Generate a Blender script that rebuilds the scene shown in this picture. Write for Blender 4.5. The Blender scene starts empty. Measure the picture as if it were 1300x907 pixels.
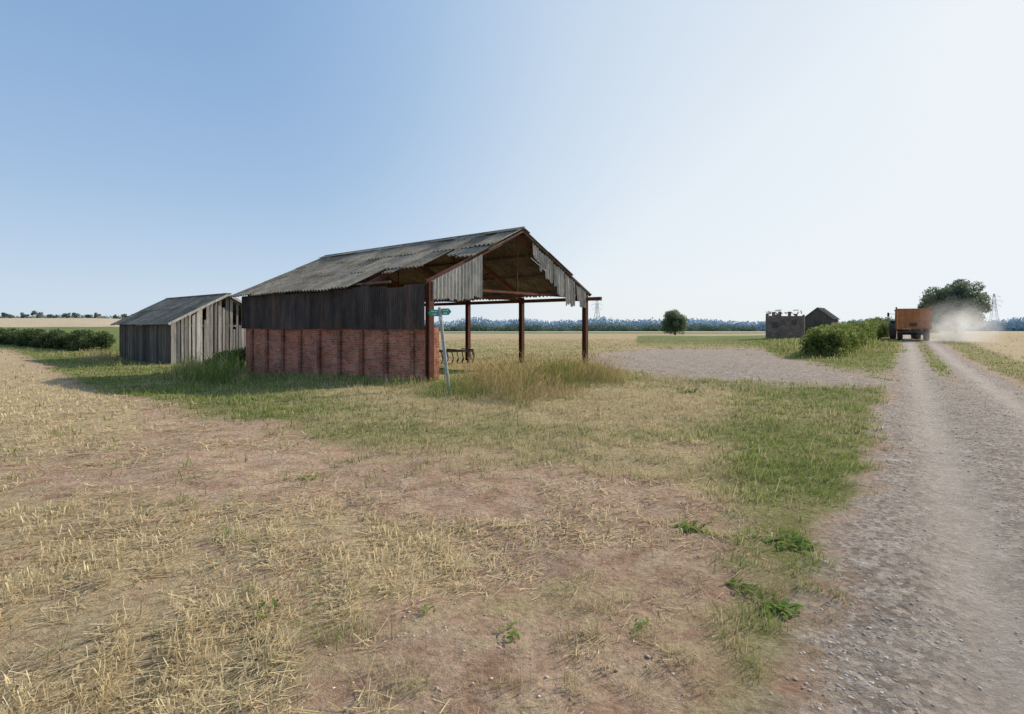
import bpy, math, random
import numpy as np
from mathutils import Vector, Matrix
random.seed(7); rng=np.random.default_rng(11)
C=bpy.context.scene.collection
R=math.radians
F=720.0; EYE=1.65; HY=414.0
# ------------------------------------------------------------ numeric helpers
def sm(a,b,v):
    t=np.clip((v-a)/(b-a),0,1); return t*t*(3-2*t)
def _h(i,j): 
    v=np.sin(i*127.1+j*311.7)*43758.5453
    return v-np.floor(v)
def vn(x,y):
    i=np.floor(x); j=np.floor(y); f=x-i; g=y-j
    f=f*f*(3-2*f); g=g*g*(3-2*g)
    return (_h(i,j)*(1-f)+_h(i+1,j)*f)*(1-g)+(_h(i,j+1)*(1-f)+_h(i+1,j+1)*f)*g
def fbm(x,y): return .5*vn(x,y)+.28*vn(x*2.1+7,y*2.1+3)+.22*vn(x*4.3+1,y*4.3+9)
def H(x,y):
    x=np.asarray(x,float); y=np.asarray(y,float)
    a=x/np.maximum(y,3)
    wl=sm(-.35,-.75,a)
    z=wl*6.2*sm(60,350,y)+(1-wl)*(-1.2*sm(70,250,y)-4*sm(250,700,y))
    z=z-.4*sm(-4,-13,x)*sm(9,20,y)*(1-sm(55,110,y))
    z=z+.3*sm(25,50,y)*sm(.35,.55,a)*(1-sm(150,300,y))
    z=z+.15*np.exp(-((x-1.5)**2+(y-19)**2)/12)
    near=1-sm(20,60,np.abs(y))
    u=x-.69*y
    rd=sm(-1.2,0,u)*(1-sm(3.2,4.2,u))
    z=z+near*(.08*(vn(x*.5,y*.5)-.5)+(1-.6*rd)*(.06*(vn(x*1.9,y*1.9)-.5)+.035*(vn(x*5,y*5)-.5)))
    z=z-near*.06*(np.exp(-((u-.5)/.35)**2)+np.exp(-((u-2.4)/.35)**2))
    return z
def hz(x,y): return float(H(x,y))
def at(px,d): return (px-650)/F*d
def poly_sd(px,py,P):
    n=len(P); ins=np.zeros(px.shape,bool); dm=np.full(px.shape,1e9)
    for i in range(n):
        x0,y0=P[i]; x1,y1=P[(i+1)%n]
        if y0!=y1:
            c=((y0>py)!=(y1>py))&(px<(x1-x0)*(py-y0)/(y1-y0)+x0); ins^=c
        dx,dy=x1-x0,y1-y0; t=np.clip(((px-x0)*dx+(py-y0)*dy)/(dx*dx+dy*dy),0,1)
        dm=np.minimum(dm,np.hypot(px-x0-t*dx,(py-y0-t*dy)*1.6))
    return np.where(ins,dm,-dm)
GRASS=[(-2500,416),(-400,424),(0,433),(60,455),(120,480),(200,508),(330,545),(400,568),(520,585),(650,592),(830,602),(890,645),(940,695),(1015,725),(1070,695),(1105,615),(1130,560),(1132,505),(1165,476),(1142,440),(1130,430),(1130,416)]
YARD=[(740,452),(830,443),(965,443),(990,455),(1080,471),(1175,478),(1175,498),(1080,493),(930,488),(850,484),(800,478),(760,468)]
DRYP=[(660,508),(760,492),(860,492),(925,502),(900,522),(820,532),(700,532)]
ST1=[(-2500,430),(0,437),(50,458),(110,482),(190,520),(160,560),(-100,590),(-2500,640)]
ST2=[(-2500,610),(60,620),(250,645),(350,640),(600,665),(580,725),(430,790),(350,850),(320,1300),(-2500,1300)]
SPARSE=[(260,735),(600,715),(830,690),(1000,730),(1000,820),(980,1300),(200,1300)]
EDGE=[(850,655),(950,668),(1060,680),(1075,740),(1040,820),(980,1300),(800,1300),(890,800),(920,730)]
def zones(x,y):
    yy=np.maximum(y,1.3); px=650+F*x/yy; py=HY+EYE*F/yy
    amp=(py-HY)*.15
    nx=fbm(x*.9,y*.9)-.5; ny=fbm(x*.9+31,y*.9+17)-.5; mx=vn(x*3.1,y*3.1)-.5
    qx=px+amp*(nx*2.2+mx*1.2); qy=py+amp*(ny*1.3+mx*.5)
    s=np.maximum((py-HY)*.22,2.5)
    def m(P): return np.clip(.5+poly_sd(qx,qy,P)/s/2,0,1)
    g=m(GRASS); yd=m(YARD); dp=m(DRYP); s1=m(ST1); s2=m(ST2); sp=m(SPARSE); eg=m(EDGE)
    patch=fbm(x*.8+40,y*.8+2); ypatch=fbm(x*.35+12,y*.35+5)
    u=x-.69*y+ (fbm(x*.7,y*.7)-.5)*1.0
    near=1-sm(3,8,y)
    road=np.clip((u+.60+.35*near)/(.6+.3*near),0,1)*np.clip((3.3-u)/.5,0,1)
    verge=np.clip((u-3.1)/.5,0,1)*np.clip((5.6-u)/.6,0,1)
    mid=np.exp(-((x-.69*y-1.45)/.46)**2)*sm(11,24,y)*1.0*np.clip(.6+1.2*(patch-.3),0,1)
    rf=np.clip((u-5.3)/.6,0,1)
    yd=yd*np.clip(1.5-2.2*(ypatch-.35),.15,1)
    g=g*(1-yd*.95)
    g=g*np.where((py>535)&(px<900),np.clip(.45+1.5*(patch-.3),0,1),np.clip(.80+.9*(patch-.3),0,1))
    g=np.maximum(g*(1-road),np.maximum(verge,mid))
    g=np.maximum(g,np.clip(.12+1.0*(patch-.3),0,.55)*sp*(1-road))
    g=np.maximum(g,np.clip(.72+1.5*(patch-.42),0,1)*eg*(1-road*.8))*np.where(rf>.5,0,1)
    gr=np.maximum(yd*np.clip((1-rf),0,1)*.95,road*(1-mid))*np.where(u>5,0,1)
    st=np.maximum(s1*.95,s2*np.clip(.55+1.3*(fbm(x*.7+3,y*1.1)-.3),0,1))
    st=np.maximum(st,.38*np.clip(1.6*(fbm(x*.5+13,y*1.3)-.25),0,1)*(1-g)*(y<14))
    st=np.maximum(st,rf)
    st=st*(1-gr)
    dry=np.clip(.62*sm(330,480,px)*(1-sm(850,1000,px))+dp*.95+(fbm(x*.55+5,y*.55)-.5)*1.2+.14,0,1)
    dry=np.where(px>960,dry*.75+.06,dry)
    dry=np.where(py>690,np.maximum(dry,.62-.45*eg),dry)
    dry=np.where(verge>.5,.55,dry)
    return g,gr,st,dry,dp,px,py
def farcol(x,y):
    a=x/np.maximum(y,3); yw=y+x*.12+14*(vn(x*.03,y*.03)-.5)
    green=np.array([.18,.205,.075]); tan=np.array([.48,.36,.21]); dull=np.array([.19,.235,.13]); haze_tint=np.array([.31,.37,.32]); tan2=np.array([.54,.44,.31])  # farthest field colour has aerial haze mixed into it
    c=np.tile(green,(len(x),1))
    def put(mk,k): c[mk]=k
    put((yw>98)&(yw<170),tan); put((yw>=170)&(yw<270),dull); put((yw>=270)&(yw<400),tan2); put(yw>=400,haze_tint)
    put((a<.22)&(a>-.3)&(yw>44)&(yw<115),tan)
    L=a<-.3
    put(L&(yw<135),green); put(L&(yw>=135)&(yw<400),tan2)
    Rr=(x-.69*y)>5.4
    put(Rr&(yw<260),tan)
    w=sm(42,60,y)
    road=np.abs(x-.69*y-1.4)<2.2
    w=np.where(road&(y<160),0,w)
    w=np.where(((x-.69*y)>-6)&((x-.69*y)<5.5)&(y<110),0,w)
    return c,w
# ------------------------------------------------------------ object helpers
def tag(o,label=None,cat=None,group=None,kind=None):
    if label: o['label']=label
    if cat: o['category']=cat
    if group: o['group']=group
    if kind: o['kind']=kind
    return o
def empty(name,loc,rz=0,label=None,cat=None,group=None):
    o=bpy.data.objects.new(name,None); C.objects.link(o); o.location=loc; o.rotation_euler=(0,0,rz); o.empty_display_size=.2
    return tag(o,label,cat,group)
def np_mesh(name,V,Fc,mat,parent=None,col=None,extra=None):
    V=np.asarray(V,np.float32); Fc=np.asarray(Fc,np.int32)
    me=bpy.data.meshes.new(name); me.vertices.add(len(V)); me.vertices.foreach_set('co',V.ravel())
    k=Fc.shape[1]; me.loops.add(Fc.size); me.loops.foreach_set('vertex_index',Fc.ravel())
    me.polygons.add(len(Fc)); me.polygons.foreach_set('loop_start',np.arange(0,Fc.size,k,dtype=np.int32))
    me.update(calc_edges=True)
    for nm,cc in ([('col',col)] if col is not None else [])+(extra or []):
        A=me.color_attributes.new(nm,'FLOAT_COLOR','POINT'); cc=np.asarray(cc,np.float32)
        if cc.shape[1]==3: cc=np.hstack([cc,np.ones((len(cc),1),np.float32)])
        A.data.foreach_set('color',cc.ravel())
    me.materials.append(mat)
    o=bpy.data.objects.new(name,me); C.objects.link(o)
    if parent: o.parent=parent
    return o
class MB:
    def __init__(s): s.v=[]; s.f=[]; s.c=[]
    def add(s,vs,fs,r=None):
        b=len(s.v); r=random.uniform(.7,1.2) if r is None else r
        s.v+= [tuple(p) for p in vs]; s.f+=[[b+i for i in f] for f in fs]; s.c+=[r]*len(vs)
    def hexa(s,p,r=None): s.add(p,[(0,3,2,1),(4,5,6,7),(0,1,5,4),(1,2,6,5),(2,3,7,6),(3,0,4,7)],r)
    def box(s,x0,x1,y0,y1,z0,z1,r=None):
        s.hexa([(x0,y0,z0),(x1,y0,z0),(x1,y1,z0),(x0,y1,z0),(x0,y0,z1),(x1,y0,z1),(x1,y1,z1),(x0,y1,z1)],r)
    def beam(s,p,q,w,h,r=None):
        p=Vector(p);q=Vector(q);d=(q-p).normalized(); up=Vector((0,0,1)) if abs(d.z)<.9 else Vector((0,1,0))
        a=d.cross(up).normalized(); b=a.cross(d).normalized(); a*=w/2;b*=h/2
        s.hexa([p-a-b,p+a-b,q+a-b,q-a-b,p-a+b,p+a+b,q+a+b,q-a+b],r)
    def tube(s,p,q,r0,r1=None,n=8,r=None):
        r1=r0 if r1 is None else r1; p=Vector(p);q=Vector(q);d=(q-p).normalized(); up=Vector((0,0,1)) if abs(d.z)<.9 else Vector((0,1,0))
        a=d.cross(up).normalized(); b=a.cross(d).normalized(); vs=[]
        for c,rr in ((p,r0),(q,r1)):
            for i in range(n): t=2*math.pi*i/n; vs.append(c+a*math.cos(t)*rr+b*math.sin(t)*rr)
        s.add(vs,[(i,(i+1)%n,n+(i+1)%n,n+i) for i in range(n)]+[tuple(range(n))[::-1],tuple(range(n,2*n))],r)
    def corr(s,o,u,v,w,l,nr,pitch=.146,amp=.026,r=None,seg=5,jag=0,skew=0):
        o=Vector(o);u=Vector(u).normalized();v=Vector(v).normalized();nr=Vector(nr).normalized()
        n=max(2,int(w/pitch*seg)); vs=[]
        for i in range(n+1):
            t=w*i/n; off=nr*amp*math.sin(2*math.pi*t/pitch)
            vs.append(o+u*t+off)
            ll=l+skew*t+(random.uniform(-jag,jag) if jag else 0)
            vs.append(o+u*t+off+v*ll)
        s.add(vs,[(2*i,2*i+2,2*i+3,2*i+1) for i in range(n)],r)
    def build(s,name,mat,parent=None,bevel=0,smooth=False):
        me=bpy.data.meshes.new(name); me.from_pydata(s.v,[],s.f); me.update()
        A=me.color_attributes.new('rnd','FLOAT_COLOR','POINT')
        arr=np.ones((len(s.v),4),np.float32); arr[:,:3]=np.array(s.c,np.float32)[:,None]; A.data.foreach_set('color',arr.ravel())
        me.materials.append(mat)
        if smooth: me.polygons.foreach_set('use_smooth',[True]*len(me.polygons))
        o=bpy.data.objects.new(name,me); C.objects.link(o)
        if parent: o.parent=parent
        if bevel:
            m=o.modifiers.new('bevel','BEVEL'); m.width=bevel; m.segments=2
        return o
# ------------------------------------------------------------ materials
def newmat(name):
    m=bpy.data.materials.new(name); m.use_nodes=True; nt=m.node_tree; return m,nt,nt.nodes['Principled BSDF']
def N(nt,t,**k):
    n=nt.nodes.new(t)
    for a,b in k.items(): setattr(n,a,b)
    return n
def ramp(nt,fac,stops):
    r=N(nt,'ShaderNodeValToRGB'); e=r.color_ramp.elements
    while len(e)<len(stops): e.new(.5)
    for el,(p,c) in zip(e,stops): el.position=p; el.color=(*c,1)
    nt.links.new(fac,r.inputs[0]); return r.outputs[0]
def noise(nt,vec,scale,detail=6,rough=.6,dist=0):
    n=N(nt,'ShaderNodeTexNoise'); n.inputs['Scale'].default_value=scale; n.inputs['Detail'].default_value=detail; n.inputs['Roughness'].default_value=rough; n.inputs['Distortion'].default_value=dist
    if vec is not None: nt.links.new(vec,n.inputs['Vector'])
    return n.outputs['Fac']
def mix(nt,fac,a,b,mode='MIX'):
    n=N(nt,'ShaderNodeMix',data_type='RGBA',blend_type=mode)
    for s,v in ((n.inputs[0],fac),(n.inputs[6],a),(n.inputs[7],b)):
        if isinstance(v,(int,float)): s.default_value=v
        elif isinstance(v,tuple): s.default_value=(*v,1)
        else: nt.links.new(v,s)
    return n.outputs[2]
def mth(nt,op,a,b=0,clamp=False):
    n=N(nt,'ShaderNodeMath',operation=op,use_clamp=clamp)
    for s,v in ((n.inputs[0],a),(n.inputs[1],b)):
        if isinstance(v,(int,float)): s.default_value=v
        else: nt.links.new(v,s)
    return n.outputs[0]
def bump(nt,h,bs,strength=.4,dist=.02):
    b=N(nt,'ShaderNodeBump'); b.inputs['Strength'].default_value=strength; b.inputs['Distance'].default_value=dist
    nt.links.new(h,b.inputs['Height']); nt.links.new(b.outputs[0],bs.inputs['Normal'])
def pmat(name,stops,scale=4,stretch=(1,1,1),rough=.9,bst=.4,rnd=True,metal=0,spec=.2,fine=None,bd=.02):
    m,nt,bs=newmat(name); tc=N(nt,'ShaderNodeTexCoord'); mp=N(nt,'ShaderNodeMapping'); mp.inputs['Scale'].default_value=stretch
    nt.links.new(tc.outputs['Object'],mp.inputs[0])
    n1=noise(nt,mp.outputs[0],scale,8,.65,.3); c=ramp(nt,n1,stops)
    n2=noise(nt,mp.outputs[0],fine or scale*6,4,.6)
    c=mix(nt,1.0,c,ramp(nt,n2,[(.3,(.7,.7,.7)),(.7,(1.15,1.15,1.15))]),'MULTIPLY')
    if rnd:
        at_=N(nt,'ShaderNodeAttribute',attribute_name='rnd'); c=mix(nt,1.0,c,at_.outputs['Color'],'MULTIPLY')
    nt.links.new(c,bs.inputs['Base Color']); bs.inputs['Roughness'].default_value=rough; bs.inputs['Metallic'].default_value=metal
    bs.inputs['Specular IOR Level'].default_value=spec
    if bst: bump(nt,mth(nt,'ADD',n1,n2),bs,bst,bd)
    return m
def leafmat(name,tr=.35):
    m,nt,bs=newmat(name); a=N(nt,'ShaderNodeAttribute',attribute_name='col'); c=a.outputs['Color']
    d=N(nt,'ShaderNodeBsdfDiffuse'); nt.links.new(c,d.inputs[0]); nt.nodes.remove(bs)
    t=N(nt,'ShaderNodeBsdfTranslucent'); nt.links.new(c,t.inputs[0]); ms=N(nt,'ShaderNodeMixShader'); ms.inputs[0].default_value=tr
    nt.links.new(d.outputs[0],ms.inputs[1]); nt.links.new(t.outputs[0],ms.inputs[2]); nt.links.new(ms.outputs[0],nt.nodes['Material Output'].inputs[0])
    return m
M={}
M['leaf']=leafmat('foliage',.45); M['grass']=leafmat('grass_blade',.40)
M['far']=leafmat('far_foliage',.1)  # distant leaf colours have aerial haze tinted into them
M['bark']=pmat('bark',[(.3,(.06,.05,.04)),(.7,(.16,.13,.1))],6,(1,1,.3))
M['rust']=pmat('rusty_steel',[(.3,(.07,.028,.018)),(.55,(.14,.048,.028)),(.75,(.08,.045,.035))],5,rough=.85)
M['rustb']=pmat('red_oxide_steel',[(.3,(.09,.036,.024)),(.6,(.17,.062,.038)),(.8,(.11,.06,.045))],5,rough=.85)
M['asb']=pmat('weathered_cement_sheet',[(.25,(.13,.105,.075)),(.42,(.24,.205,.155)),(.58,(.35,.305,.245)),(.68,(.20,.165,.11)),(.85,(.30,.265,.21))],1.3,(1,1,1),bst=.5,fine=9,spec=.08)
M['asbd']=pmat('cement_sheet_painted_shade',[(.25,(.08,.066,.052)),(.5,(.15,.126,.10)),(.75,(.23,.195,.155))],1.5,(1,1,1),bst=.4,spec=.05)  # darker copy of the roof sheet, underside shade put into its colour
M['pale']=pmat('pale_cement_sheet',[(.25,(.24,.22,.18)),(.5,(.45,.42,.37)),(.75,(.62,.59,.52))],2.5,(1,1,.35))
M['clad']=pmat('dark_side_cladding',[(.25,(.045,.038,.036)),(.5,(.105,.088,.080)),(.66,(.18,.12,.095)),(.8,(.16,.14,.125))],2.2,(1,1,.22),bst=.5,spec=.08)
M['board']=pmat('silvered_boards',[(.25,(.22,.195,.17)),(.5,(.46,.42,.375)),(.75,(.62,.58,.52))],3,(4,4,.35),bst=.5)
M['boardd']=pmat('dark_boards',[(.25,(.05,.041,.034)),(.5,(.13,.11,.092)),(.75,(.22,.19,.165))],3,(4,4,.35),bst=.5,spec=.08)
M['wood']=pmat('old_timber',[(.3,(.08,.062,.05)),(.7,(.20,.165,.135))],3,(3,3,.5))
M['galv']=pmat('galvanised_post',[(.3,(.40,.41,.40)),(.7,(.58,.59,.58))],4,rough=.6,bst=.1)
M['signg']=pmat('sign_green',[(.3,(.03,.30,.21)),(.7,(.04,.38,.28))],4,rough=.5,bst=.05,rnd=False)
M['white']=pmat('sign_white',[(.3,(.6,.62,.6)),(.7,(.75,.77,.75))],4,rough=.5,bst=.05,rnd=False)
M['orange']=pmat('dusty_orange_paint',[(.3,(.46,.17,.065)),(.6,(.56,.23,.09)),(.8,(.52,.33,.20))],2,rough=.8,bst=.1)
M['tyre']=pmat('dusty_tyre',[(.3,(.07,.06,.055)),(.7,(.19,.165,.14))],6,rough=.9)
M['dark']=pmat('dark_metal',[(.3,(.05,.045,.04)),(.7,(.11,.095,.08))],4,rough=.6)
M['tgreen']=pmat('tractor_green',[(.3,(.03,.12,.03)),(.7,(.05,.18,.05))],4,rough=.5)
M['red']=pmat('lamp_red',[(.3,(.4,.02,.02)),(.7,(.5,.03,.03))],4,rough=.3,rnd=False)
M['glass']=pmat('cab_glass',[(.3,(.05,.07,.08)),(.7,(.08,.1,.12))],3,rough=.1,bst=0,rnd=False,spec=.6)
M['pylon']=pmat('pylon_steel',[(.3,(.38,.42,.46)),(.7,(.44,.48,.52))],4,rough=.7,bst=0)
def brickmat(name,c1,c2,mo,sat=1):
    m,nt,bs=newmat(name); tc=N(nt,'ShaderNodeTexCoord'); sp=N(nt,'ShaderNodeSeparateXYZ'); nt.links.new(tc.outputs['Object'],sp.inputs[0])
    cb=N(nt,'ShaderNodeCombineXYZ'); nt.links.new(mth(nt,'ADD',sp.outputs[0],sp.outputs[1]),cb.inputs[0]); nt.links.new(sp.outputs[2],cb.inputs[1])
    b=N(nt,'ShaderNodeTexBrick'); nt.links.new(cb.outputs[0],b.inputs[0]); b.inputs['Scale'].default_value=1; b.inputs['Brick Width'].default_value=.228; b.inputs['Row Height'].default_value=.076
    b.inputs['Mortar Size'].default_value=.008; b.inputs['Color1'].default_value=(*c1,1); b.inputs['Color2'].default_value=(*c2,1); b.inputs['Mortar'].default_value=(*mo,1); b.inputs['Bias'].default_value=-.1
    n=noise(nt,tc.outputs['Object'],1.3,8,.7); n2=noise(nt,tc.outputs['Object'],14,4,.6)
    c=mix(nt,1.0,b.outputs['Color'],ramp(nt,n,[(.3,(.55,.52,.52)),(.55,(1,1,1)),(.75,(1.3,1.3,1.28))]),'MULTIPLY')
    c=mix(nt,1.0,c,ramp(nt,n2,[(.3,(.65,.65,.65)),(.7,(1.25,1.25,1.25))]),'MULTIPLY')
    n3=noise(nt,tc.outputs['Object'],2.7,6,.7); c=mix(nt,ramp(nt,n3,[(.54,(0,0,0)),(.74,(.5,.5,.5))]),c,(.48,.34,.27))
    nt.links.new(c,bs.inputs['Base Color']); bs.inputs['Roughness'].default_value=.95; bs.inputs['Specular IOR Level'].default_value=.1
    bump(nt,mth(nt,'SUBTRACT',n2,b.outputs['Fac']),bs,.6,.012); return m
M['brick']=brickmat('weathered_red_brick',(.40,.135,.082),(.62,.25,.155),(.46,.31,.23))
M['brickd']=brickmat('shade_darkened_red_brick',(.26,.09,.06),(.40,.165,.11),(.32,.21,.16))  # pier brick, darkened in colour to stand in for shading
M['ruin']=brickmat('grey_brown_ruin_brick',(.22,.14,.11),(.34,.235,.19),(.30,.25,.2))
def groundmat():
    m,nt,bs=newmat('ground_surface'); tc=N(nt,'ShaderNodeTexCoord'); P=tc.outputs['Object']
    za=N(nt,'ShaderNodeAttribute',attribute_name='zone'); zs=N(nt,'ShaderNodeSeparateColor'); nt.links.new(za.outputs['Color'],zs.inputs[0]); dryf=za.outputs['Alpha']
    fa=N(nt,'ShaderNodeAttribute',attribute_name='far')
    big=noise(nt,P,.5,6,.6); mid=noise(nt,P,3.2,8,.7); fine=noise(nt,P,22,8,.75); vf=noise(nt,P,90,3,.6)
    soil=ramp(nt,mid,[(.25,(.30,.185,.12)),(.42,(.45,.30,.205)),(.58,(.58,.42,.30)),(.8,(.68,.52,.39))])
    soil=mix(nt,1.0,soil,ramp(nt,fine,[(.3,(.50,.48,.45)),(.5,(1.,1.,1.)),(.7,(1.38,1.35,1.3))]),'MULTIPLY')
    soil=mix(nt,1.0,soil,ramp(nt,big,[(.3,(.84,.79,.76)),(.7,(1.1,1.1,1.09))]),'MULTIPLY')
    grn=ramp(nt,fine,[(.3,(.09,.10,.028)),(.5,(.185,.195,.06)),(.7,(.32,.30,.13))])
    dryc=ramp(nt,fine,[(.3,(.27,.20,.095)),(.5,(.48,.375,.195)),(.7,(.64,.51,.29))])
    dn=mth(nt,'ADD',dryf,mth(nt,'MULTIPLY',mth(nt,'SUBTRACT',mid,.5),1.6),True)
    grass=mix(nt,dn,grn,dryc)
    sx=N(nt,'ShaderNodeSeparateXYZ'); nt.links.new(P,sx.inputs[0])
    u=mth(nt,'ADD',mth(nt,'SUBTRACT',sx.outputs[0],mth(nt,'MULTIPLY',sx.outputs[1],.69)),mth(nt,'MULTIPLY',mth(nt,'SUBTRACT',big,.5),.5))
    def rut(c,w): 
        t=mth(nt,'DIVIDE',mth(nt,'SUBTRACT',u,c),w); return mth(nt,'EXPONENT',mth(nt,'MULTIPLY',mth(nt,'MULTIPLY',t,t),-1))
    ruts=mth(nt,'ADD',rut(.5,.36),rut(2.4,.36),True)
    vo=N(nt,'ShaderNodeTexVoronoi'); vo.inputs['Scale'].default_value=27; nt.links.new(P,vo.inputs['Vector'])
    grav=ramp(nt,mid,[(.25,(.31,.245,.195)),(.5,(.46,.38,.315)),(.75,(.60,.51,.43))])
    rough_=mix(nt,1.0,grav,ramp(nt,vo.outputs['Color'],[(.1,(.58,.56,.54)),(.5,(.95,.95,.95)),(.9,(1.35,1.33,1.3))]),'MULTIPLY')
    rough_=mix(nt,1.0,rough_,ramp(nt,fine,[(.3,(.55,.54,.52)),(.7,(1.2,1.2,1.2))]),'MULTIPLY')
    smooth_=mix(nt,1.0,mix(nt,.5,grav,(.68,.58,.48)),ramp(nt,fine,[(.3,(.80,.80,.80)),(.7,(1.1,1.1,1.1))]),'MULTIPLY')
    grav=mix(nt,mth(nt,'MULTIPLY',ruts,.8),rough_,smooth_)
    straw=ramp(nt,fine,[(.28,(.27,.18,.10)),(.48,(.50,.37,.21)),(.7,(.72,.58,.37))])
    def msk(v,nz,k=1.0,sharp=3.0):
        t=mth(nt,'ADD',v,mth(nt,'MULTIPLY',mth(nt,'SUBTRACT',nz,.5),k)); return mth(nt,'ADD',mth(nt,'MULTIPLY',mth(nt,'SUBTRACT',t,.5),sharp),.5,True)
    c=mix(nt,msk(zs.outputs[2],mid,2.2,2.6),soil,straw)
    c=mix(nt,msk(zs.outputs[0],mid,2.2,2.0),c,grass)
    c=mix(nt,msk(zs.outputs[1],mid,1.8,1.5),c,grav)
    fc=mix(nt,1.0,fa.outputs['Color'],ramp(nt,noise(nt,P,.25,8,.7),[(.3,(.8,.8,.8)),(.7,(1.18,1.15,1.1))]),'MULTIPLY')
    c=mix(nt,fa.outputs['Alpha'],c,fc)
    nt.links.new(c,bs.inputs['Base Color']); bs.inputs['Roughness'].default_value=1; bs.inputs['Specular IOR Level'].default_value=.05
    h=mth(nt,'ADD',mth(nt,'ADD',mth(nt,'MULTIPLY',mid,1.8),mth(nt,'MULTIPLY',fine,1.3)),mth(nt,'MULTIPLY',vf,.35)); bump(nt,h,bs,.85,.055)
    return m
# ------------------------------------------------------------ ground
def axis(c,n,s,mx):
    t=np.linspace(-1,1,n)*math.asinh(mx/s); return c+s*np.sinh(t)
gx=axis(2,620,6,5000); gy=axis(6,620,5.5,5000)
X,Y=np.meshgrid(gx,gy); X=X.ravel();Y=Y.ravel(); Z=H(X,Y)
g,gr,st,dry,dp,_,_=zones(X,Y); fc,fw=farcol(X,Y)
n=len(gx); idx=np.arange(n*n).reshape(n,n)
Fc=np.stack([idx[:-1,:-1].ravel(),idx[:-1,1:].ravel(),idx[1:,1:].ravel(),idx[1:,:-1].ravel()],1)
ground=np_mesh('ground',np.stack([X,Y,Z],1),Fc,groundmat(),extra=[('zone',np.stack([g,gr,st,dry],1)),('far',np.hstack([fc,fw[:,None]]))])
ground.data.polygons.foreach_set('use_smooth',[True]*len(ground.data.polygons))
tag(ground,kind='structure',label='stubble field, grass, gravel yard and farm track running to the horizon',cat='ground')
# ------------------------------------------------------------ scattered cover
def sample(n,y0,y1,k=.96):
    y=np.exp(rng.uniform(math.log(y0),math.log(y1),n)); x=rng.uniform(-1,1,n)*(k*y+1.2); return x,y
def clear_buildings(x,y,pad=0.1):
    c,s=math.cos(R(50)),math.sin(R(50))
    lx=(x+2.41)*c+(y-16.5)*s; ly=-(x+2.41)*s+(y-16.5)*c
    inb=(lx>-pad)&(lx<8.5)&(ly>-.3)&(ly<11.7)
    lx=(x+18.04)*c+(y-30)*s; ly=-(x+18.04)*s+(y-30)*c
    return ~(inb|((lx>-pad)&(lx<6)&(ly>-pad)&(ly<8.6)))
def blades(name,x,y,h,w,lean,c0,c1,mat,z=None,two=False,bar=False):
    n=len(x); z=H(x,y)-.01 if z is None else z
    th=rng.uniform(0,2*math.pi,n); ph=rng.uniform(0,2*math.pi,n)
    if bar: ph=np.where(rng.random(n)<.6,rng.normal(1.0,.5,n)+math.pi*(rng.random(n)<.5),ph); th=ph+math.pi/2
    dx,dy=np.cos(th)*w/2,np.sin(th)*w/2; lx,ly=np.cos(ph)*lean*h,np.sin(ph)*lean*h
    hh=h*np.sqrt(np.clip(1-lean**2,.0005,1))
    if bar:
        V=np.empty((n,4,3)); V[:,0]=np.stack([x-dx,y-dy,z],1); V[:,1]=np.stack([x+dx,y+dy,z],1); V[:,2]=np.stack([x+dx+lx,y+dy+ly,z+hh],1); V[:,3]=np.stack([x-dx+lx,y-dy+ly,z+hh],1)
        K=np.empty((n,4,3)); K[:,0]=c0;K[:,1]=c0;K[:,2]=c1;K[:,3]=c1
        return np_mesh(name,V.reshape(-1,3),np.arange(4*n).reshape(n,4),mat,col=K.reshape(-1,3))
    if not two:
        V=np.empty((n,3,3)); V[:,0]=np.stack([x-dx,y-dy,z],1); V[:,1]=np.stack([x+dx,y+dy,z],1); V[:,2]=np.stack([x+lx,y+ly,z+hh],1)
        K=np.empty((n,3,3)); K[:,0]=c0;K[:,1]=c0;K[:,2]=c1
        return np_mesh(name,V.reshape(-1,3),np.arange(3*n).reshape(n,3),mat,col=K.reshape(-1,3))
    V=np.empty((n,6,3)); V[:,0]=np.stack([x-dx,y-dy,z],1); V[:,1]=np.stack([x+dx,y+dy,z],1)
    V[:,2]=np.stack([x+dx*.8+lx*.35,y+dy*.8+ly*.35,z+hh*.6],1); V[:,3]=np.stack([x-dx*.8+lx*.35,y-dy*.8+ly*.35,z+hh*.6],1)
    V[:,4]=np.stack([x+lx+dx*.5,y+ly+dy*.5,z+hh],1); V[:,5]=np.stack([x+lx-dx*.5,y+ly-dy*.5,z+hh*.98],1)
    K=np.empty((n,6,3)); K[:,:2]=c0[:,None]; K[:,2:4]=((c0+c1)/2)[:,None]; K[:,4:]=c1[:,None]
    b=(np.arange(n)*6)[:,None]; Fq=np.concatenate([b+np.array([0,1,2,3]),b+np.array([3,2,4,5])])
    return np_mesh(name,V.reshape(-1,3),Fq,mat,col=K.reshape(-1,3))
GREEN=np.array([.13,.19,.038]); LG=np.array([.28,.33,.095]); TAN=np.array([.52,.41,.225]); PAL=np.array([.78,.64,.40])
def gcols(dry,n):
    r=rng.random(n)[:,None]; pick=(rng.random(n)<dry)[:,None]
    base=np.where(pick,TAN*.75+(PAL-TAN)*r*.8,GREEN+(LG-GREEN)*r)
    return base*rng.uniform(.7,1.0,n)[:,None], base*rng.uniform(1.0,1.35,n)[:,None]
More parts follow.
